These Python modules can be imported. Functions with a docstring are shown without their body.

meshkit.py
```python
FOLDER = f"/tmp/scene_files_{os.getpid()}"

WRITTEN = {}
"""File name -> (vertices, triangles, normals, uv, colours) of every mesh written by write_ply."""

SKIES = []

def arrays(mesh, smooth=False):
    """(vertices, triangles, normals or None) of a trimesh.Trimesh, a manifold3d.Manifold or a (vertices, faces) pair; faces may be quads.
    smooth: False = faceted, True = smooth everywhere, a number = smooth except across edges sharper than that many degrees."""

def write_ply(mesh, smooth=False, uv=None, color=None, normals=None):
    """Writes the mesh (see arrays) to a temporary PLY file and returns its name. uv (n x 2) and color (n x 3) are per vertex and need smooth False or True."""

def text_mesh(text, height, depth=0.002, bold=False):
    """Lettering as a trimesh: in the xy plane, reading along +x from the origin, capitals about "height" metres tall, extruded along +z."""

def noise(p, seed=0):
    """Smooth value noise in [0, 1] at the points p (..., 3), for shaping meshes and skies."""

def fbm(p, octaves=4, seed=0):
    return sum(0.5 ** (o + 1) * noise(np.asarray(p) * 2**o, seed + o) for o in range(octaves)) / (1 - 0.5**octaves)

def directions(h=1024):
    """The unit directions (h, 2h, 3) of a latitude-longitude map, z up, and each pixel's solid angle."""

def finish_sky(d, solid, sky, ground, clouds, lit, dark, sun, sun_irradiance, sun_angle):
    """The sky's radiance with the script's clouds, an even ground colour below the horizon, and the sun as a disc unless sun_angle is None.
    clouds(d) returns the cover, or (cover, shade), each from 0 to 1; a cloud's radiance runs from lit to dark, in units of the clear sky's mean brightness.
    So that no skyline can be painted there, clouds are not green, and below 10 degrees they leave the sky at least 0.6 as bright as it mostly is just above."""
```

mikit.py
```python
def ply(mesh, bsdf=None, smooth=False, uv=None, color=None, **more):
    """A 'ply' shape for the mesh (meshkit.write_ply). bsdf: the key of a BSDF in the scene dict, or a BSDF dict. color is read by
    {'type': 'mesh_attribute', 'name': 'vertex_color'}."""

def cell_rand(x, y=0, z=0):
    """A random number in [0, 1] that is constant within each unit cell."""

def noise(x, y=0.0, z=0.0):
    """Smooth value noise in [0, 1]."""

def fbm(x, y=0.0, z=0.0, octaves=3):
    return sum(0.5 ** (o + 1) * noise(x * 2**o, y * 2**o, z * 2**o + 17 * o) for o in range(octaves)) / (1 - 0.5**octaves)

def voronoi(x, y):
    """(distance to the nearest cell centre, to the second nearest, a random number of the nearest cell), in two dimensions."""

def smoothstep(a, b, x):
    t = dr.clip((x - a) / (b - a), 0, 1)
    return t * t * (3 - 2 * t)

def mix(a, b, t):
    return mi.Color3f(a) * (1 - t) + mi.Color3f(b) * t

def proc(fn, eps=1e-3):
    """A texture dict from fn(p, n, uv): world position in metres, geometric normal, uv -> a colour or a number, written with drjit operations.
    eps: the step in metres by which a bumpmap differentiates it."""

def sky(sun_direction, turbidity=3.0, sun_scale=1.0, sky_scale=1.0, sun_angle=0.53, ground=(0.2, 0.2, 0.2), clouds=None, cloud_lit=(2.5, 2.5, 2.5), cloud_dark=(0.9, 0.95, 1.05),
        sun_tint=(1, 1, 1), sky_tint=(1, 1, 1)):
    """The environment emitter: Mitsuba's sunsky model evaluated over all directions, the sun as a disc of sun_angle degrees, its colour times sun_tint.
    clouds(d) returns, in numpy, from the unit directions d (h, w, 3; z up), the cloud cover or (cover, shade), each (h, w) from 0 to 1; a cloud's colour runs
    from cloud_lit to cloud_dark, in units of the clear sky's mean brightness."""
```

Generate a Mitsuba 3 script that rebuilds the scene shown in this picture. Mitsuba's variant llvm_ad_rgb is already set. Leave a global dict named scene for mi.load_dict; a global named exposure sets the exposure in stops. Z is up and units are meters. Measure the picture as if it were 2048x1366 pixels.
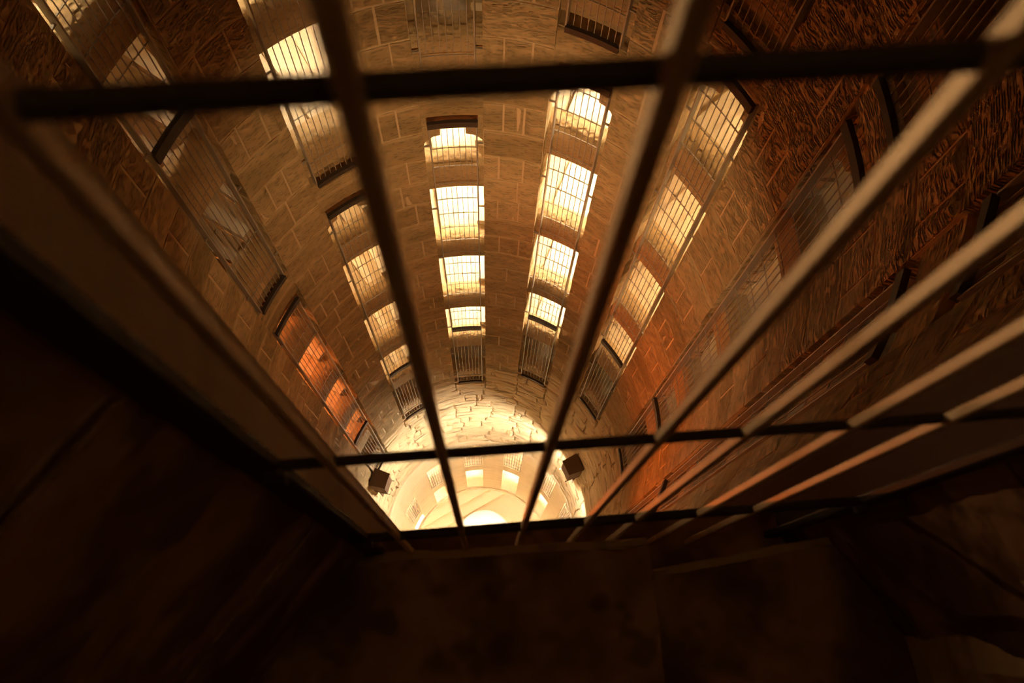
import math, random
import numpy as np
import trimesh
from shapely.geometry import Polygon, Point
import mitsuba as mi
import drjit as dr
import mikit
from mikit import noise, fbm, smoothstep, mix, cell_rand

T = mi.ScalarTransform4f
scene, labels = {}, {}

# ------------------------------------------------------------------ camera, light, exposure
R = 2.5                                  # inner radius of the tower shaft in metres; r and z below are in units of R, z downwards
F_PX, NAD = 1825.9, (-48.0, 586.7)       # focal length and the plumb point, in pixels of a 2048 wide frame
AX, AY = -0.17096, 1.03819               # the shaft's axis seen from the camera (right, forward)
PH0, DPH, HW = -0.15449, 2 * math.pi / 12, 0.1266
_n = np.array([NAD[0], NAD[1], F_PX]); _n /= np.linalg.norm(_n)
_fw = np.array([0, 0, 1.0]) - _n * _n[2]; _fw /= np.linalg.norm(_fw)
_r = np.cross(_n, _fw); _r = _r if _r[0] > 0 else -_r
CAM = np.array([-AX * R, -AY * R, 0.0])
VIEW = np.array([_r[2], _fw[2], -_n[2]])
UP = np.array([-_r[1], -_fw[1], _n[1]])
scene['camera'] = {'type': 'thinlens', 'to_world': T().look_at(origin=CAM.tolist(), target=(CAM + VIEW).tolist(), up=UP.tolist()),
                   'fov': math.degrees(2 * math.atan(1024 / F_PX)), 'fov_axis': 'x', 'aperture_radius': 0.0017, 'focus_distance': 10.0,
                   'near_clip': 0.01, 'far_clip': 200.0}
exposure = 4.0
UNIT = 1 / 16.0                            # all lamp powers below are given for exposure 0
WARM, RED, PALE = (1.0, 0.60, 0.24), (1.0, 0.20, 0.035), (1.0, 0.80, 0.52)
HALL_POWER = 22.0
FLOOD_POWER = 1500.0
WINDOW_POWER = 650.0
SPOT_AMBER, SPOT_RED, SPOT_BARS = 66.0, 54.0, 4.0
WIN_AIM = np.array([0.19, 0.10, -0.60])
AMBER = (1.0, 0.76, 0.46)
STAIR_POWER = {-4: (RED, 30), -3: (RED, 60), -2: ((1.0, 0.24, 0.05), 110), -1: (WARM, 80), 0: (AMBER, 400), 1: (AMBER, 480), 2: ((1.0, 0.64, 0.29), 150), 3: (PALE, 12), 4: (PALE, 5), 5: (WARM, 5)}
UPPER_POWER = {(-2, 2): (AMBER, 170), (-2, 3): (RED, 3), (-1, 3): (AMBER, 350), (-1, 4): (AMBER, 130), (0, 4): (WARM, 1), (3, 3): (WARM, 3), (4, 3): (WARM, 2), (-3, 3): (RED, 40), (-4, 3): (RED, 20), (1, 4): (WARM, 1), (2, 4): (WARM, 1)}

# ------------------------------------------------------------------ helpers
rng = np.random.default_rng(7)


def num(base, i):
    return base if i == 0 else f'{base}_{i:03d}'


def cyl(phi, r, z):
    phi, r, z = np.broadcast_arrays(np.asarray(phi, float), r, z)
    return np.stack([R * r * np.sin(phi), R * r * np.cos(phi), -R * z], -1)


def outward(v, f):
    a, b, c = v[f[:, 0]], v[f[:, 1]], v[f[:, 2]]
    o = v.mean(0)
    if np.einsum('ij,ij->i', a - o, np.cross(b - o, c - o)).sum() < 0:
        f = f[:, ::-1]
    return np.asarray(v, float), np.ascontiguousarray(f)


def sweep(profile, phis):
    """A closed (r, z) polygon swept along the angles phis, with end caps."""
    pr = np.array(profile, float); m = len(pr); n = len(phis)
    v = np.concatenate([cyl(p, pr[:, 0], pr[:, 1]) for p in phis])
    f = []
    for i in range(n - 1):
        for j in range(m):
            a, b = i * m + j, i * m + (j + 1) % m
            f += [[a, b, b + m], [a, b + m, a + m]]
    for j in range(1, m - 1):
        f += [[0, j + 1, j], [(n - 1) * m, (n - 1) * m + j, (n - 1) * m + j + 1]]
    return outward(v, np.array(f))


def cbox(p0, p1, r0, r1, z0, z1, n=1):
    return sweep([(r0, z0), (r1, z0), (r1, z1), (r0, z1)], np.linspace(p0, p1, n + 1))


def join(parts):
    vs, fs, at = [], [], 0
    for v, f in parts:
        vs.append(v); fs.append(f + at); at += len(v)
    return np.vstack(vs), np.vstack(fs)


def prism(poly, z0, z1, frame):
    """A convex (a, b) polygon between depths z0 and z1, through frame(a, b, z)."""
    p = np.array(poly, float); m = len(p)
    v = np.vstack([frame(p[:, 0], p[:, 1], np.full(m, z0)), frame(p[:, 0], p[:, 1], np.full(m, z1))])
    f = []
    for j in range(m):
        k = (j + 1) % m
        f += [[j, k, k + m], [j, k + m, j + m]]
    for j in range(1, m - 1):
        f += [[0, j + 1, j], [m, m + j, m + j + 1]]
    return outward(v, np.array(f))


def add(key, mesh, bsdf, smooth=False, **more):
    scene[key] = mikit.ply(mesh, bsdf, smooth, **more)


def tag(key, label, category=None, group=None, kind=None):
    labels[key] = {k: v for k, v in dict(label=label, category=category, group=group, kind=kind).items() if v}


def stone(p0, p1, z0, z1, back=0.05, bulge=0.006, rough=0.004, gap=0.006, rim=0.0, nu=5, nv=4, face=1.0):
    """One ashlar: a drafted margin, a raised rough centre and four sides. Its face looks at the shaft's axis."""
    gp, gz = gap * rng.uniform(0.6, 1.4), gap * rng.uniform(0.6, 1.4)
    p0, p1, z0, z1 = p0 + gp, p1 - gp, z0 + gz, z1 - gz
    mu = min(0.022 / (p1 - p0), 0.3); mv = min(0.022 / (z1 - z0), 0.3)
    us = np.concatenate([[0], np.linspace(mu, 1 - mu, nu - 2), [1]]); vs = np.concatenate([[0], np.linspace(mv, 1 - mv, nv - 2), [1]])
    U, V = np.meshgrid(us, vs, indexing='ij')
    rr = np.full(U.shape, face); inner = (U > 0) & (U < 1) & (V > 0) & (V < 1)
    rr[inner] -= bulge * rng.uniform(0.4, 1.2) + rng.normal(0, rough, inner.sum())
    if rim:
        V = V + (~inner) * rng.normal(0, rim, V.shape) / (z1 - z0); U = U + (~inner) * rng.normal(0, rim, U.shape) / (p1 - p0)
        rr[~inner] += np.abs(rng.normal(0, rim, (~inner).sum()))
    front = cyl(p0 + U * (p1 - p0), rr, z0 + V * (z1 - z0)).reshape(-1, 3)
    ix = lambda i, j: i * nv + j
    f = []
    for i in range(nu - 1):
        for j in range(nv - 1):
            a, b, c, d = ix(i, j), ix(i + 1, j), ix(i + 1, j + 1), ix(i, j + 1)
            f += [[a, b, c], [a, c, d]]
    ring = [ix(i, 0) for i in range(nu)] + [ix(nu - 1, j) for j in range(1, nv)] + [ix(i, nv - 1) for i in range(nu - 2, -1, -1)] + [ix(0, j) for j in range(nv - 2, 0, -1)]
    Uf, Vf = U.reshape(-1)[ring], V.reshape(-1)[ring]
    backv = cyl(p0 + Uf * (p1 - p0), face + back, z0 + Vf * (z1 - z0))
    k, m = len(front), len(ring)
    for q in range(m):
        a, b = ring[q], ring[(q + 1) % m]
        f += [[a, k + q, k + (q + 1) % m], [a, k + (q + 1) % m, b]]
    return outward(np.vstack([front, backv]), np.array(f))


# ------------------------------------------------------------------ materials
CH = 0.2145                                # height of a course of the shaft


def wall_cell(p):
    phi = dr.atan2(mi.Float(p.x), mi.Float(p.y))
    return dr.floor((phi - PH0) / DPH * 2 + 0.5), dr.floor(-p.z / (R * CH))


def ashlar(p, n, uv):
    a, c = wall_cell(p)
    t = cell_rand(a, c, 5)
    low = fbm(p.x * 1.1 + 7, p.y * 1.1, p.z * 0.9, 3)
    mid = fbm(p.x * 7, p.y * 7, p.z * 9, 3)
    pit = smoothstep(0.58, 0.76, noise(p.x * 22, p.y * 22, p.z * 44))
    col = mix((0.35, 0.245, 0.125), (0.61, 0.46, 0.265), dr.clip(0.55 * t + 0.9 * mid - 0.25, 0, 1))
    col = mix(col, (0.27, 0.20, 0.10), smoothstep(0.52, 0.74, low) * 0.65)
    f = -p.z / (R * CH) - dr.floor(-p.z / (R * CH))
    margin = smoothstep(0.10, 0.06, dr.minimum(f, 1 - f) + 0.03 * mid)
    return mix(mix(col, col * 0.4, pit * 0.45 * (1 - margin)), (0.66, 0.52, 0.33), margin * 0.45)


def ashlar_h(p, n, uv):
    return 0.7 * fbm(p.x * 12, p.y * 12, p.z * 20, 4) - 0.6 * smoothstep(0.4, 0.75, noise(p.x * 22, p.y * 22, p.z * 44))


def rough(p, n, uv):
    mid = fbm(p.x * 3, p.y * 3, p.z * 9, 4)
    pit = smoothstep(0.60, 0.74, fbm(p.x * 2.6, p.y * 2.6, p.z * 17, 2))
    return mix(mix((0.44, 0.33, 0.19), (0.66, 0.53, 0.34), mid * 1.3 - 0.15), (0.20, 0.14, 0.085), pit * 0.75)


def rough_h(p, n, uv):
    return fbm(p.x * 4, p.y * 4, p.z * 16, 4)


def smooth_col(p, n, uv):
    phi = dr.atan2(mi.Float(p.x), mi.Float(p.y))
    line = smoothstep(0.06, 0.0, dr.abs(-p.z / (R * CH) - dr.round(-p.z / (R * CH))))
    return mix(mix((0.56, 0.46, 0.32), (0.70, 0.60, 0.44), fbm(p.x * 3, p.y * 3, p.z * 5, 3)), (0.45, 0.36, 0.25), line * 0.5)


def sill_col(p, n, uv):
    return mix(mix((0.36, 0.25, 0.13), (0.54, 0.40, 0.23), fbm(p.x * 6, p.y * 6, p.z * 6, 3)), (0.26, 0.19, 0.11), smoothstep(0.6, 0.8, noise(p.x * 40, p.y * 40, p.z * 40)) * 0.6)


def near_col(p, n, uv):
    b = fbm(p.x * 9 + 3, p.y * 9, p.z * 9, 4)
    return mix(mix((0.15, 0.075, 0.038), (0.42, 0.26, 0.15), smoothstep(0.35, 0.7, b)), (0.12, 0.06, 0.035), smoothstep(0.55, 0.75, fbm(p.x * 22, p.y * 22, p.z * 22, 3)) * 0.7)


def near_h(p, n, uv):
    return fbm(p.x * 18, p.y * 18, p.z * 18, 4)


def iron_col(p, n, uv):
    return mix((0.95, 0.82, 0.62), (0.74, 0.59, 0.40), smoothstep(0.5, 0.75, fbm(p.x * 30, p.y * 30, p.z * 12, 3)))


def mat(key, col, h=None, scale=0.01, rough_=0.85, **more):
    b = {'type': 'principled', 'base_color': mikit.proc(col) if callable(col) else {'type': 'rgb', 'value': list(col)}, 'roughness': rough_, 'specular': 0.25, **more}
    if h:
        b = {'type': 'bumpmap', 'arbitrary': mikit.proc(h, 4e-3), 'scale': scale, 'bsdf': b}
    scene[key] = {'type': 'twosided', 'bsdf': b}


mat('ashlar_stone', ashlar, ashlar_h, 0.05)
mat('rough_stone', rough, rough_h, 0.06)
mat('smooth_stone', smooth_col)
mat('joint_stone', (0.24, 0.18, 0.11))
mat('sill_stone_material', sill_col, ashlar_h, 0.02)
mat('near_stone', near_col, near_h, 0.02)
mat('mortar_material', (0.62, 0.50, 0.33))
mat('iron', iron_col, None, rough_=0.5, metallic=0.6)
mat('far_iron', (0.34, 0.31, 0.27), None, rough_=0.45)
mat('dark_iron', (0.045, 0.032, 0.025), None, rough_=0.6)
mat('white_paint', (0.80, 0.78, 0.74))
mat('pale_floor', (0.72, 0.60, 0.40))
mat('stair_stone', (0.55, 0.47, 0.35))
mat('wood', (0.42, 0.28, 0.14))
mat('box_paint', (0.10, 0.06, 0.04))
mat('lamp_body', (0.2, 0.18, 0.15))


def lamp(key, mesh, color, power, weight):
    add(key, mesh, 'lamp_body', emitter={'type': 'area', 'radiance': {'type': 'rgb', 'value': [c * power * UNIT for c in color]}, 'sampling_weight': float(weight)})


def face_down(p0, p1, r0, r1, z):
    v = cyl([p0, p1, p1, p0], [r0, r0, r1, r1], z)
    f = np.array([[0, 1, 2], [0, 2, 3]])
    return v, (f if np.cross(v[1] - v[0], v[2] - v[0])[2] < 0 else f[:, ::-1])


# ------------------------------------------------------------------ the layout of the shaft
def phik(k): return PH0 + DPH * k


Z_TOP, Z_BASE, Z_RIM = -0.55, 9.95, 13.25
RT = 1.132                                 # back of the inner wall
R_OUT = 1.62
H, GAP, DB = 4.2133, 0.189, 1.4687
SL_T, SL_P = 0.225, 0.8588
BOT = {k: 7.545 - 0.4242 * k for k in range(-5, 6)}
TOPADJ = {0: 0.0, 1: -0.04, 2: -0.12, 3: -0.1, 4: 0.05}


def slot_openings(k):
    """(top, bottom, slab bottoms) of the tall openings of bay k, from below upwards."""
    out = []
    for j in range(3):
        zb = BOT[k] - j * (H + GAP)
        zt = zb - H - (TOPADJ.get(k, 0) * -1 if j == 0 else 0)
        if zb < Z_TOP + 0.3:
            break
        s1 = zb + (3.0981 + SL_P - 7.545) + 0.055
        out.append((max(zt, Z_TOP), zb, [s1 + SL_P * i for i in range(5)]))
    return out


BASE_WIN = {-2: 11.2, -1: 10.63, 0: 10.17, 1: 9.99, 2: 9.99, 3: 9.99}
WIN_SHIFT = {-2: 0.05, -1: 0.0, 0: -0.06, 1: -0.12, 2: -0.17, 3: -0.3}

# ------------------------------------------------------------------ structure: piers of the shaft wall
courses = np.arange(math.floor(Z_TOP / CH), math.ceil(Z_BASE / CH) + 1) * CH
side_noise = np.random.default_rng(3)


def pier_core(p0, p1, z0, z1):
    """The pier behind its stones, its flanks rough."""
    nz = int((z1 - z0) / 0.09) + 2
    zs = np.linspace(z0, z1, nz)
    prof = []
    w = (p1 - p0)
    left = [(0.0, 1.014), (0.0, 1.05), (0.0, 1.09), (0.0, RT)]
    pts = [(p0, r) for _, r in left] + [(p1, r) for _, r in left[::-1]]
    m = len(pts)
    v = np.zeros((nz, m, 3))
    for i, z in enumerate(zs):
        pj = np.array([q[0] for q in pts]); rj = np.array([q[1] for q in pts])
        d = side_noise.uniform(0.0, 0.016, m); d[[0, 7]] = side_noise.uniform(0, 0.006, 2)
        pj = pj + np.where(np.arange(m) < 4, d, -d)
        v[i] = cyl(pj, rj, z)
    f = []
    for i in range(nz - 1):
        for j in range(m):
            a, b = i * m + j, i * m + (j + 1) % m
            f += [[a, b, b + m], [a, b + m, a + m]]
    for j in range(1, m - 1):
        f += [[0, j + 1, j], [(nz - 1) * m, (nz - 1) * m + j, (nz - 1) * m + j + 1]]
    return outward(v.reshape(-1, 3), np.array(f))


def bshift(k, side, c):
    """Below the openings the upright joints are broken from course to course."""
    if k > 5 or courses[c] < BOT.get(k, 99):
        return 0.0
    return float(np.random.default_rng(1000 + 977 * (k + 6) + 31 * c + side).uniform(-0.07, 0.07))


pier_where = {-4: 'far left and above the frame', -3: 'left of the leftmost column of openings', -2: 'between the two left columns of openings', -1: 'between the second left column and the column in the middle',
              0: 'between the two brightest columns of openings', 1: 'right of the two brightest columns', 2: 'between the third and fourth column right of the middle bars',
              3: 'reddish and right of the column of rough lit stone', 4: 'reddish and rightmost in view'}
for i, k in enumerate(range(-5, 6)):
    base = num('wall_pier', i)
    p0, p1 = phik(k) + HW, phik(k + 1) - HW
    if k == 5:
        p1 = math.radians(159.0)
    add(base + '__core', pier_core(p0 + 0.002, p1 - 0.002, Z_TOP, Z_BASE), 'rough_stone')
    add(base + '__mortar', cbox(p0 + 0.004, p1 - 0.004, 1.0035, 1.013, Z_TOP, BOT.get(k, 7.5) - 0.5, 4), 'mortar_material', 30)
    tag(base, 'sandstone pier of coursed blocks ' + pier_where.get(k, 'near the camera and out of sight'), kind='structure')
    q = 0
    prg = np.random.default_rng(100 + i)
    for c in range(len(courses) - 1):
        z0, z1 = courses[c], courses[c + 1]
        low = z0 > BOT.get(k, 7.5) - 0.5
        s0, s1 = p0 + bshift(k, 1, c), p1 + bshift(k + 1, 0, c)
        w = s1 - s0
        if low:
            cuts = [0, prg.uniform(0.3, 0.7), 1] if prg.random() < 0.35 else [0, 1]
            zm = [z0, z0 + (z1 - z0) * prg.uniform(0.42, 0.58), z1]
        else:
            r_ = prg.random()
            cuts = [0, prg.uniform(0.25, 0.36), prg.uniform(0.62, 0.74), 1] if c % 2 == 0 and r_ < 0.75 else [0, 1] if r_ < 0.8 else [0, prg.uniform(0.35, 0.65), 1]
            zm = [z0, z1]
        for a, b in zip(cuts[:-1], cuts[1:]):
            for za, zc in zip(zm[:-1], zm[1:]):
                if low:
                    m_ = stone(s0 + a * w, s0 + b * w, za, zc, bulge=0.008, rough=0.004, gap=0.0055, rim=0.0035)
                else:
                    m_ = stone(s0 + a * w, s0 + b * w, za, zc, gap=0.0045)
                add(num(base + '__stone', q), m_, 'rough_stone' if low else 'ashlar_stone', 35)
                q += 1
    # the smooth lower part
    sh0, sh1 = WIN_SHIFT.get(k, 0.0) * DPH, WIN_SHIFT.get(k + 1, 0.0) * DPH
    add(base + '__smooth_base', cbox(phik(k) + sh0 + 0.115, phik(k + 1) + sh1 - 0.115, 0.985, RT, Z_BASE, Z_RIM, 6), 'smooth_stone', 30)

bay_where = {-4: 'out of sight on the left', -3: 'hidden behind the left edge of the window', -2: 'of the red lit left column', -1: 'of the amber column left of the middle', 0: 'of the bright column in the middle',
             1: 'of the brightest column right of the middle', 2: 'of the slanting amber column', 3: 'of the column with rough lit stone on the right', 4: 'of the dark column on the far right', 5: 'hidden at the right edge'}


def slab_mesh(k, zb):
    zt = zb - SL_T
    prof = [(RT, zt), (1.095, zt)] + [(1.095 - 0.063 * math.sin(a), zt + 0.055 * (1 - math.cos(a))) for a in np.linspace(0.25, math.pi / 2, 5)] + [(1.032, zb - 0.01), (1.04, zb), (RT, zb)]
    return sweep(prof, np.linspace(phik(k) - HW - 0.012, phik(k) + HW + 0.012, 7))


def arch_mesh(k, zt):
    """A flat arch with a square notch at its crown, behind the head of an opening."""
    us = [-1.0, -0.93, -0.8, -0.62, -0.41, -0.401, 0.0, 0.401, 0.41, 0.62, 0.8, 0.93, 1.0]
    zz = []
    for u in us:
        a = abs(u)
        zz.append(0.135 if a < 0.405 else 0.215 + 0.085 * (1 - math.sqrt(max(0.0, 1 - ((a - 0.405) / 0.595) ** 2))))
    parts = []
    for (a, b), (za, zb) in zip(zip(us[:-1], us[1:]), zip(zz[:-1], zz[1:])):
        v = np.vstack([cyl(phik(k) + np.array([a, b, b, a]) * (HW + 0.004), r, np.array([zt, zt, zt + zb, zt + za])) for r in (1.05, 1.10)])
        f = np.array([[0, 1, 2], [0, 2, 3], [4, 6, 5], [4, 7, 6], [3, 2, 6], [3, 6, 7], [0, 4, 5], [0, 5, 1], [0, 3, 7], [0, 7, 4], [1, 5, 6], [1, 6, 2]])
        parts.append(outward(v, f))
    return join(parts)


lamp_where = {-4: 'out of sight at left', -3: 'behind the window edge', -2: 'in the red column', -1: 'in the amber left column', 0: 'in the middle column', 1: 'in the brightest column',
              2: 'in the slanting amber column', 3: 'over rough lit stone', 4: 'in the far right column', 5: 'at the right edge'}
wl = 0
for i, k in enumerate(range(-5, 6)):
    base = num('wall_bay', i)
    tag(base, 'lintels, sills and plain stone ' + bay_where.get(k, 'near the camera and out of sight'), kind='structure')
    ops = slot_openings(k)
    a0, a1 = phik(k) - HW, phik(k) + HW
    q = 0
    for j, (zt, zb, slabs) in enumerate(ops):
        if zt > Z_TOP:                                    # lintel stone between this opening and the one above
            add(num(base + '__lintel', j), cbox(a0 - 0.004, a1 + 0.004, 1.012, RT, zt - GAP, zt, 6), 'ashlar_stone', 30)
            add(num(base + '__arch', j), arch_mesh(k, zt), 'sill_stone_material')
        for s in slabs:
            if s - SL_T > zt + 0.1:
                add(num(base + '__sill_slab', q), slab_mesh(k, s), 'sill_stone_material', 30); q += 1
        add(num(base + '__sill_slab', q), cbox(a0 - 0.01, a1 + 0.01, 1.02, RT, zb - 0.045, zb, 6), 'sill_stone_material', 30); q += 1
    # apron stones below the lowest opening
    zb = BOT[k]
    add(base + '__apron_core', cbox(a0 - 0.004, a1 + 0.004, 1.016, RT, zb, Z_BASE, 6), 'joint_stone', 30)
    q = 0
    prg = np.random.default_rng(300 + i)
    for c in range(len(courses) - 1):
        z0, z1 = max(courses[c], zb), courses[c + 1]
        if z1 - z0 < 0.05:
            continue
        x = prg.uniform(0.3, 0.7)
        zm = [z0, z0 + (z1 - z0) * prg.uniform(0.42, 0.58), z1] if z1 - z0 > 0.15 else [z0, z1]
        e0, e1 = (a0 + bshift(k, 0, c), a1 + bshift(k, 1, c)) if courses[c] >= zb else (a0, a1)
        for a, b in ((0, x), (x, 1)) if prg.random() < 0.4 else ((0, 1),):
            for za, zc in zip(zm[:-1], zm[1:]):
                add(num(base + '__stone', q), stone(e0 + a * (e1 - e0), e0 + b * (e1 - e0), za, zc, bulge=0.008, rough=0.004, gap=0.0055, rim=0.0035), 'rough_stone', 35); q += 1
    # lower windows in the smooth base
    sh = WIN_SHIFT.get(k, 0.0) * DPH
    zt = BASE_WIN.get(k, 10.6)
    b0, b1 = phik(k) + sh - 0.115, phik(k) + sh + 0.115
    if zt > Z_BASE + 0.02:
        add(base + '__smooth_panel', cbox(b0, b1, 0.985, RT, Z_BASE, zt, 4), 'smooth_stone', 30)
    zs = zt + 1.35
    add(base + '__low_beam', sweep([(1.0, zs), (1.45, zs), (1.45, zs + 0.10), (1.12, zs + 0.32), (1.0, zs + 0.32)], np.linspace(b0, b1, 6)), 'smooth_stone', 30)
    add(base + '__low_ledge', sweep([(0.99, Z_RIM - 0.1), (1.45, Z_RIM - 0.1), (1.45, Z_RIM), (0.99, Z_RIM)], np.linspace(b0, b1, 6)), 'smooth_stone', 30)
    if -3 < k < 4:
        for g, z in enumerate((zt + 0.1, zs + 0.36)):
            key = num('window_lamp', wl); wl += 1
            add(key + '__housing', cbox(b0 + 0.03, b1 - 0.03, 1.16, 1.24, z - 0.03, z - 0.001), 'lamp_body')
            lamp(key + '__lens', face_down(b0 + 0.035, b1 - 0.035, 1.165, 1.235, z), (1.0, 0.85, 0.6), WINDOW_POWER, 1.5)
            tag(key, f'lamp in the {("upper", "lower")[g]} half of the small window {lamp_where[k]}', 'lamp', 'window lamps')

# bay of the window we look through: plain stone below it
add('wall_window_bay__core', cbox(math.radians(158.9), phik(7) - HW + 0.0 - 2 * math.pi + 2 * math.pi - DPH + 2 * HW - 0.0, 1.0, RT, 0.64, Z_BASE, 8), 'ashlar_stone', 30)
tag('wall_window_bay', 'plain stone of the shaft below the barred window in front', kind='structure')
add('wall_window_bay__smooth_base', cbox(phik(6) - 0.13, phik(6) + 0.13, 0.985, RT, Z_BASE, Z_RIM, 6), 'smooth_stone', 30)

# outer wall of the stair, ceiling, rim and hall
def ring(r, z0, z1, n=72):
    a = np.linspace(0, 2 * math.pi, n + 1)[:-1]
    v = np.vstack([cyl(a, r, z0), cyl(a, r, z1)])
    i = np.arange(n); j = (i + 1) % n
    return v, np.vstack([np.stack([i, j, j + n], 1), np.stack([i, j + n, i + n], 1)])


def disc(r0, r1, z, n=72):
    a = np.linspace(0, 2 * math.pi, n + 1)[:-1]
    v = np.vstack([cyl(a, r0, z), cyl(a, r1, z)])
    i = np.arange(n); j = (i + 1) % n
    return v, np.vstack([np.stack([i, j, j + n], 1), np.stack([i, j + n, i + n], 1)])


Z_FLOOR = 14.5
add('wall_outer', ring(R_OUT, Z_TOP, Z_RIM + 0.1), 'rough_stone', 30); tag('wall_outer', 'outer wall of the stair behind the openings', kind='structure')
add('wall_hall', ring(2.1, Z_RIM, Z_FLOOR), 'smooth_stone', 30); tag('wall_hall', 'round wall of the hall at the foot of the shaft', kind='structure')
add('ceiling', disc(0.001, R_OUT, Z_TOP), 'smooth_stone'); tag('ceiling', 'ceiling above the shaft', kind='structure')
add('ceiling_hall', disc(1.10, 2.1, Z_RIM + 0.06), 'smooth_stone'); tag('ceiling_hall', 'ceiling of the hall around the foot of the shaft', kind='structure')
add('trim_rim', sweep([(0.965, Z_RIM - 0.06), (RT, Z_RIM - 0.06), (RT, Z_RIM + 0.06), (0.965, Z_RIM + 0.06)], np.linspace(0, 2 * math.pi, 73)), 'smooth_stone', 30)
tag('trim_rim', 'round stone rim at the foot of the shaft', kind='structure')
add('floor', disc(0.001, 2.1, Z_FLOOR), 'pale_floor'); tag('floor', 'pale floor of the hall at the foot of the shaft', kind='structure')

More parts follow.
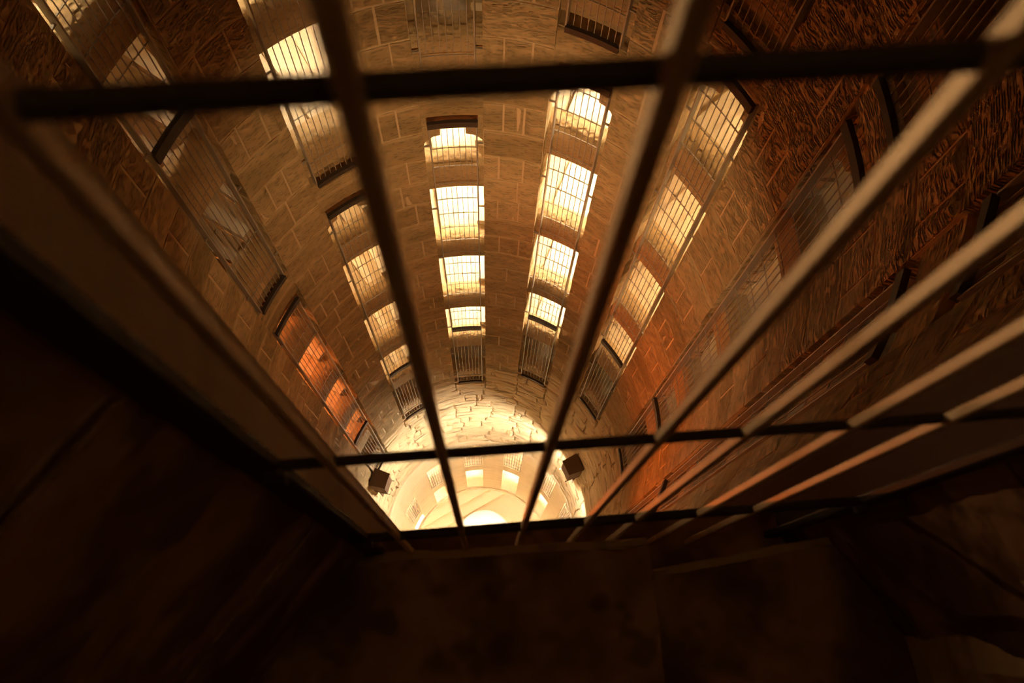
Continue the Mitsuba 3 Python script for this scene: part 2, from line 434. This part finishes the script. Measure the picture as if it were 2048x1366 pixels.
# ------------------------------------------------------------------ stairs behind the openings, their lamps
flight_no = lamp_no = 0
for k in range(-4, 6):
    base = num('stair_flight', flight_no); flight_no += 1
    q = 0
    zb0 = BOT[k]
    levels = [s for o in slot_openings(k) for s in o[2]]
    for s in levels:
        for t in range(6):
            pa = phik(k) - DPH / 2 + DPH * t / 6
            z = s - SL_T + 0.06 + 0.4224 * (2.5 - t) / 6
            add(num(base + '__tread', q), cbox(pa, pa + DPH / 6, RT, R_OUT, z, z + 0.05), 'stair_stone'); q += 1
    tag(base, 'stone steps of the winding stair behind the openings ' + bay_where[k], kind='structure')
    for j, (zt, zb, slabs) in enumerate(slot_openings(k)):
        for g in range(5):
            za = zt + 0.02 if g == 0 else slabs[g - 1]
            if j == 0 and g < 4:
                col, pw = STAIR_POWER[k]
                pw *= (0.7, 1.0, 1.0, 0.9)[g]
            elif (k, g) in UPPER_POWER and j == 1:
                col, pw = UPPER_POWER[k, g]
            else:
                continue
            if za < Z_TOP + 0.1:
                continue
            key = num('stair_lamp', lamp_no); lamp_no += 1
            zl = za + 0.24
            add(key + '__housing', cbox(phik(k) - 0.05, phik(k) + 0.05, 1.37, 1.47, zl - 0.03, zl - 0.001), 'lamp_body')
            for q, e in enumerate((-0.05, 0.044)):
                add(num(key + '__shade', q), cbox(phik(k) + e, phik(k) + e + 0.006, 1.37, 1.47, zl, zl + (0.19 if j and q == 0 else 0.07)), 'lamp_body')
            add(key + '__arm', cbox(phik(k) - 0.008, phik(k) + 0.008, 1.47, R_OUT - 0.003, zl - 0.025, zl - 0.005), 'lamp_body')
            lamp(key + '__lens', face_down(phik(k) - 0.043, phik(k) + 0.043, 1.375, 1.465, zl), col, pw, max(0.5, pw / 50))
            tag(key, f'lamp above the {("topmost", "second", "third", "fourth", "lowest")[g]} gap, {"upper" if j else "lower"} opening {lamp_where[k]}', 'lamp', 'stair lamps')

# ------------------------------------------------------------------ iron grilles in the openings
GW = 0.101
grille_where = {-3: 'hidden at the left edge of the window', -2: 'in the red lit opening on the left', -1: 'in the amber opening left of the middle', 0: 'in the brightly lit opening in the middle of the wall',
                1: 'in the brightest opening, right of the middle', 2: 'in the slanting amber opening with bright gaps', 3: 'over rough lit stone on the right', 4: 'in the dim opening on the far right'}
grille_above = {-3: 'out of the frame', -2: 'in the long dark opening at the upper left', -1: 'in the opening with two white hot gaps at the top left', 0: 'in the dark opening at the top of the middle column',
                1: 'in the dark opening at the top, right of the middle', 2: 'in the dark opening at the top right', 3: 'in the dark opening near the right top corner', 4: 'in the dark opening at the right edge'}
gi = 0
for k in range(-2, 5):
    for j, (zt, zb, slabs) in enumerate(slot_openings(k)[:2]):
        base = num('iron_grille', gi); gi += 1
        tag(base, 'iron grille ' + (grille_where if j == 0 else grille_above)[k], 'grille', 'iron grilles of the openings')
        pc = phik(k)
        top, bot, zj = zt + 0.05, zb - 0.06, zb - DB
        for q, s in enumerate((-1, 1)):
            p = pc + s * GW
            add(num(base + '__stile', q), cbox(p - 0.0028, p + 0.0028, 1.002, 1.030, top, bot), 'far_iron')
        for q in range(7):
            p = pc - GW + 2 * GW * (q + 1) / 8
            add(num(base + '__bar', q), cbox(p - 0.0012, p + 0.0012, 1.010, 1.0135, top, bot), 'far_iron')
        zs = [z for z in np.arange(zj - 0.165, top + 0.03, -0.165)] + [zb - 0.55, zb - 0.22]
        for q, z in enumerate(zs):
            add(num(base + '__cross_bar', q), cbox(pc - GW, pc + GW, 1.0145, 1.018, z - 0.0015, z + 0.0015, 5), 'far_iron')
        add(base + '__joint_plate', cbox(pc - GW, pc + GW, 0.992, 1.0095, zj - 0.026, zj + 0.026, 8), 'dark_iron', 30)
        add(base + '__top_rail', cbox(pc - GW - 0.006, pc + GW + 0.006, 0.994, 1.0095, top - 0.02, top + 0.02, 8), 'dark_iron', 30)
        add(base + '__bottom_rail', cbox(pc - GW, pc + GW, 0.994, 1.0095, bot - 0.015, bot + 0.015, 8), 'dark_iron', 30)
        q = 0
        for z in np.arange(bot - 0.2, top, -0.62):
            for s in (-1, 1):
                a, b = sorted((pc + s * GW, pc + s * (HW + 0.01)))
                add(num(base + '__bracket', q), cbox(a, b, 1.012, 1.019, z - 0.003, z + 0.003), 'far_iron'); q += 1

# lattice grilles of the lower windows
lw = {-2: 'leftmost small lattice near the foot of the shaft', -1: 'lattice left of the crossing bars near the foot of the shaft', 0: 'white hot lattice near the foot of the shaft, left of two',
      1: 'white hot lattice near the foot of the shaft, right of two', 2: 'lattice behind the right bar near the foot of the shaft', 3: 'rightmost lattice near the foot of the shaft'}
for i, k in enumerate(range(-2, 4)):
    base = num('lattice', i)
    tag(base, lw[k], 'grille', 'lattices of the lower windows')
    pc = phik(k) + WIN_SHIFT[k] * DPH; zt = BASE_WIN[k]; za, zb = zt + 0.05, zt + 1.3
    for q in range(8):
        p = pc - 0.105 + 0.21 * q / 7
        add(num(base + '__bar', q), cbox(p - 0.002, p + 0.002, 1.0, 1.004, za, zb), 'dark_iron')
    for q in range(7):
        z = za + (zb - za) * q / 6
        add(num(base + '__cross_bar', q), cbox(pc - 0.108, pc + 0.108, 1.005, 1.008, z - 0.004, z + 0.004, 4), 'dark_iron')

# ------------------------------------------------------------------ floodlight boxes on the wall, hall lamps and hall furniture
def flood(key, phi, z, on):
    add(key + '__housing', cbox(phi - 0.075, phi + 0.075, 0.86, 0.985, z - 0.17, z + 0.17, 2), 'box_paint')
    add(key + '__bracket', cbox(phi - 0.03, phi + 0.03, 0.975, 1.02, z - 0.05, z + 0.1), 'dark_iron')
    add(key + '__hood', cbox(phi - 0.082, phi + 0.082, 0.845, 0.99, z - 0.19, z - 0.172, 2), 'box_paint')
    v = cyl([phi - 0.07, phi + 0.07, phi + 0.07, phi - 0.07], [0.862, 0.862, 0.915, 0.915], [z + 0.172, z + 0.172, z + 0.29, z + 0.29])
    f = np.array([[0, 1, 2], [0, 2, 3]])
    lamp(key + '__lens', (v, f if np.cross(v[1] - v[0], v[2] - v[0])[2] < 0 else f[:, ::-1]), (1.0, 0.86, 0.66), FLOOD_POWER * on, 12 * on + 0.1)
    add(key + '__shade', cbox(phi - 0.078, phi + 0.078, 0.932, 0.94, z + 0.17, z + 0.45), 'box_paint')
    add(key + '__cheek', cbox(phi - 0.078, phi - 0.072, 0.84, 0.985, z + 0.17, z + 0.19), 'box_paint')
    add(key + '__cheek_001', cbox(phi + 0.072, phi + 0.078, 0.84, 0.985, z + 0.17, z + 0.19), 'box_paint')


flood('floodlight', phik(2.32), 8.2, 1.0)
flood('floodlight_001', phik(-2.3), 8.25, 0.004)
tag('floodlight', 'brown box floodlight on the right of the shaft wall near its foot', 'floodlight', 'floodlights on the shaft wall')
tag('floodlight_001', 'brown box floodlight on the left of the shaft wall near its foot', 'floodlight', 'floodlights on the shaft wall')

def wall_flood(key, phi, z, aim, color, power, cutoff, beam, size=0.07):
    add(key + '__housing', cbox(phi - size, phi + size, 0.90, 0.975, z - size, z + size, 2), 'box_paint')
    add(key + '__bracket', cbox(phi - 0.02, phi + 0.02, 0.97, 1.01, z - 0.02, z + 0.02), 'dark_iron')
    add(key + '__lens', cbox(phi - size + 0.01, phi + size - 0.01, 0.893, 0.90, z - size + 0.01, z + size - 0.01, 2), 'white_paint')
    scene[key.replace('wall_lamp', 'wall_beam')] = {'type': 'spot', 'to_world': T().look_at(origin=cyl(phi, 0.88, z).tolist(), target=np.asarray(cyl(*aim) if len(aim) == 3 and not isinstance(aim, np.ndarray) else aim).tolist(), up=[0.1, 0.2, 1]),
                                'intensity': {'type': 'rgb', 'value': [c * power * UNIT for c in color]}, 'cutoff_angle': cutoff, 'beam_width': beam, 'sampling_weight': 16.0}


wall_flood('wall_lamp', math.radians(172), 2.1, (phik(0.45), 1.0, 3.8), (1.0, 0.60, 0.25), SPOT_AMBER, 40.0, 1.0)
tag('wall_lamp', 'floodlight box on the wall below the barred window', 'floodlight')
wall_flood('wall_lamp_001', phik(-4.3), 5.2, (phik(4.1), 1.0, 4.0), (1.0, 0.16, 0.02), SPOT_RED, 58.0, 26.0)
tag('wall_lamp_001', 'floodlight box on the wall behind the left edge of the window', 'floodlight')

wall_flood('wall_lamp_002', phik(-4.0), 1.0, CAM + WIN_AIM, (1.0, 0.57, 0.25), SPOT_BARS, 13.0, 4.0, 0.04)
tag('wall_lamp_002', 'small spotlight box on the wall behind the left edge of the window', 'floodlight')

for q in range(8):
    a = 2 * math.pi * q / 8 + 0.2
    key = num('hall_lamp', q)
    lamp(key, cbox(a - 0.12, a + 0.12, 1.46, 1.58, Z_RIM + 0.14, Z_RIM + 0.20, 2), (1.0, 0.88, 0.70), HALL_POWER, 1.5)
    tag(key, 'ceiling lamp of the hall behind the shaft rim, number %s clockwise from the far side' % ('one two three four five six seven eight'.split()[q]), 'lamp', 'hall lamps')

for q in range(7):                         # broad parallel steps in the hall
    e = np.array([0.825, 0.565]); nn = np.array([-0.565, 0.825])
    o0 = 0.77 + 0.16 * q
    pts = [(-1.6, o0), (1.2, o0), (1.2, o0 + 0.162), (-1.6, o0 + 0.162)]
    fr = lambda a, b, z: R * np.stack([a * e[0] + b * nn[0], a * e[1] + b * nn[1], -z], -1)
    cut = Polygon([(a * e[0] + b * nn[0], a * e[1] + b * nn[1]) for a, b in pts]).intersection(Point(0, 0).buffer(2.05, 24))
    if cut.is_empty:
        continue
    pts = [((x * e[0] + y * e[1]), (x * nn[0] + y * nn[1])) for x, y in list(cut.exterior.coords)[:-1]]
    add(num('hall_steps__step', q), prism(pts, Z_FLOOR - 0.07 * (q + 1), Z_FLOOR - 0.001, fr), 'pale_floor')
tag('hall_steps', 'broad parallel stone steps at the foot of the shaft', 'steps')


def lathe(profile, centre, n=40):
    a = np.linspace(0, 2 * math.pi, n + 1)[:-1]; m = len(profile); pr = np.array(profile)
    v = np.stack([centre[0] + pr[None, :, 0] * np.cos(a)[:, None], centre[1] + pr[None, :, 0] * np.sin(a)[:, None], np.broadcast_to(-pr[None, :, 1], (n, m))], -1).reshape(-1, 3) * R
    f = []
    for i in range(n):
        for j in range(m - 1):
            p, q_ = i * m + j, ((i + 1) % n) * m + j
            f += [[p, p + 1, q_ + 1], [p, q_ + 1, q_]]
    return outward(v, np.array(f))


add('round_platform__top', lathe([(0.0, 14.38), (0.40, 14.38), (0.41, 14.39), (0.41, 14.42)], (-0.01, 0.40)), 'white_paint', 30)
add('round_platform__drum', lathe([(0.385, 14.42), (0.385, 14.5)], (-0.01, 0.40)), 'white_paint', 30)
tag('round_platform', 'round white platform on the floor at the foot of the shaft', 'platform')

# ------------------------------------------------------------------ the barred window in front
D = 0.0459 * R
NV = np.array([math.sin(PH0), math.cos(PH0), 0]); LV = np.array([NV[1], -NV[0], 0])


def fg(l, n, z):
    l, n, z = np.broadcast_arrays(np.asarray(l, float), n, z)
    return CAM + D * (l[..., None] * LV + n[..., None] * NV - z[..., None] * np.array([0, 0, 1.0]))


def fbox(l0, l1, n0, n1, z0, z1):
    return prism([(l0, n0), (l1, n0), (l1, n1), (l0, n1)], z0, z1, fg)


def bbox_bevel(l0, l1, n0, n1, z0, z1, c):
    return prism([(l0 + c, n0), (l1 - c, n0), (l1, n0 + c), (l1, n1 - c), (l1 - c, n1), (l0 + c, n1), (l0, n1 - c), (l0, n0 + c)], z0, z1, fg)


def rod(l0, l1, n, z, r, sides=10):
    a = np.linspace(0, 2 * math.pi, sides + 1)[:-1]
    v = np.vstack([fg(l, n + r * np.cos(a), z + r * np.sin(a)) for l in (l0, l1)])
    f = [[i, (i + 1) % sides, (i + 1) % sides + sides] for i in range(sides)] + [[i, (i + 1) % sides + sides, i + sides] for i in range(sides)]
    f += [[0, j + 1, j] for j in range(1, sides - 1)] + [[sides, sides + j, sides + j + 1] for j in range(1, sides - 1)]
    return outward(v, np.array(f))


base = 'window_grille'
tag(base, 'large out of focus iron bar grille of the window close to the camera', 'grille')
for q, l in enumerate((-0.86, -0.20, 0.44, 1.097, 1.63, 2.28, 2.88)):
    add(num(base + '__bar', q), bbox_bevel(l - 0.029, l + 0.029, 1.0, 1.065, -9, 13.15, 0.008), 'iron')
for q, z in enumerate((-6.07, -2.25, 1.57, 5.39, 9.62)):
    add(num(base + '__cross_bar', q), rod(-1.3, 4.1, 1.045, z, 0.034 if q < 4 else 0.05), 'dark_iron', 40)
for q, (a, b) in enumerate(((-1.37, -1.16), (4.0, 4.2))):
    add(num(base + '__stile', q), bbox_bevel(a, b, 1.0, 1.1, -9, 13.15, 0.02), 'dark_iron')
for q, z in enumerate((1.57, 5.39, 9.62)):
    add(num(base + '__bolt', 2 * q), rod(-1.24, -1.12, 0.99, z, 0.07), 'dark_iron', 40)
    add(num(base + '__bolt', 2 * q + 1), rod(3.95, 4.06, 0.99, z, 0.07), 'dark_iron', 40)

frg = np.random.default_rng(21)


def rough_block(poly, z0, z1, amp=0.06, size=0.35):
    v, f = prism(poly, z0, z1, lambda a, b, z: np.stack([a, b, -z], -1))
    m = trimesh.Trimesh(v, f, process=True)
    v, f = trimesh.remesh.subdivide_to_size(m.vertices, m.faces, size, max_iter=12)
    m = trimesh.Trimesh(v, f, process=True)
    import meshkit
    n1 = meshkit.fbm(np.asarray(m.vertices) * 1.1 + z0) if hasattr(meshkit, 'fbm') else 0
    d = (np.asarray(n1).reshape(-1, 1) - 0.5) * amp * 2
    v = m.vertices + m.vertex_normals * d
    return outward(fg(v[:, 0], v[:, 1], -v[:, 2]), np.asarray(m.faces))


tag('wall_embrasure', 'dark rough stone embrasure of the barred window around the camera', kind='structure')
q = 0
zc = [-10, -5.5, -1.0, 3.6, 8.0, 12.0, 17]
for z0, z1 in zip(zc[:-1], zc[1:]):
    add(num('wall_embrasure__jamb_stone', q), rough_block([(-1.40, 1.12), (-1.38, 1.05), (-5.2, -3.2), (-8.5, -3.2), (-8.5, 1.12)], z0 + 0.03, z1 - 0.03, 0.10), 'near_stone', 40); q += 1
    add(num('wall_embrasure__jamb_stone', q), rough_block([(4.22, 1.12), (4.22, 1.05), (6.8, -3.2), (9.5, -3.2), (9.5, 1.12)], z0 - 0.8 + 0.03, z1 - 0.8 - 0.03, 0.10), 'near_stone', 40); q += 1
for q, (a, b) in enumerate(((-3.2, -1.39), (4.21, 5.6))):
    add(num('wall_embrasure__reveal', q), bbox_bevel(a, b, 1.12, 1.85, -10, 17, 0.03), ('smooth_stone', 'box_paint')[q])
for q, (a, b, ea, eb, zt) in enumerate(((-7.5, 2.0, 1.0, 0.97, 11.05), (2.03, 7.5, 0.62, 1.15, 11.6))):
    f0 = lambda l, n, z: np.stack([l, n, -z], -1)
    body = rough_block([(a, -5), (b, -5), (b, eb - 0.1), (a, ea - 0.1)], zt, 18, 0.08)
    lip = rough_block([(a, ea - 0.14), (b, eb - 0.14), (b, eb), (a, ea)], zt + 0.06, 18, 0.13, 0.18)
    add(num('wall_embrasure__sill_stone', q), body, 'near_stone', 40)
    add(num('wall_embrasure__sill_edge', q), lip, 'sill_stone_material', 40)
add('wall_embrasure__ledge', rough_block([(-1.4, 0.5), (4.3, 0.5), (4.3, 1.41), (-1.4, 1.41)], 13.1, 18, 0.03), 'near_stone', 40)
lamp('camera_stair_lamp', fbox(0.2, 2.2, 0.3, 0.85, -9.7, -9.4), WARM, 9.0, 0.8)
tag('camera_stair_lamp', 'dim stair lamp behind the camera', 'lamp')
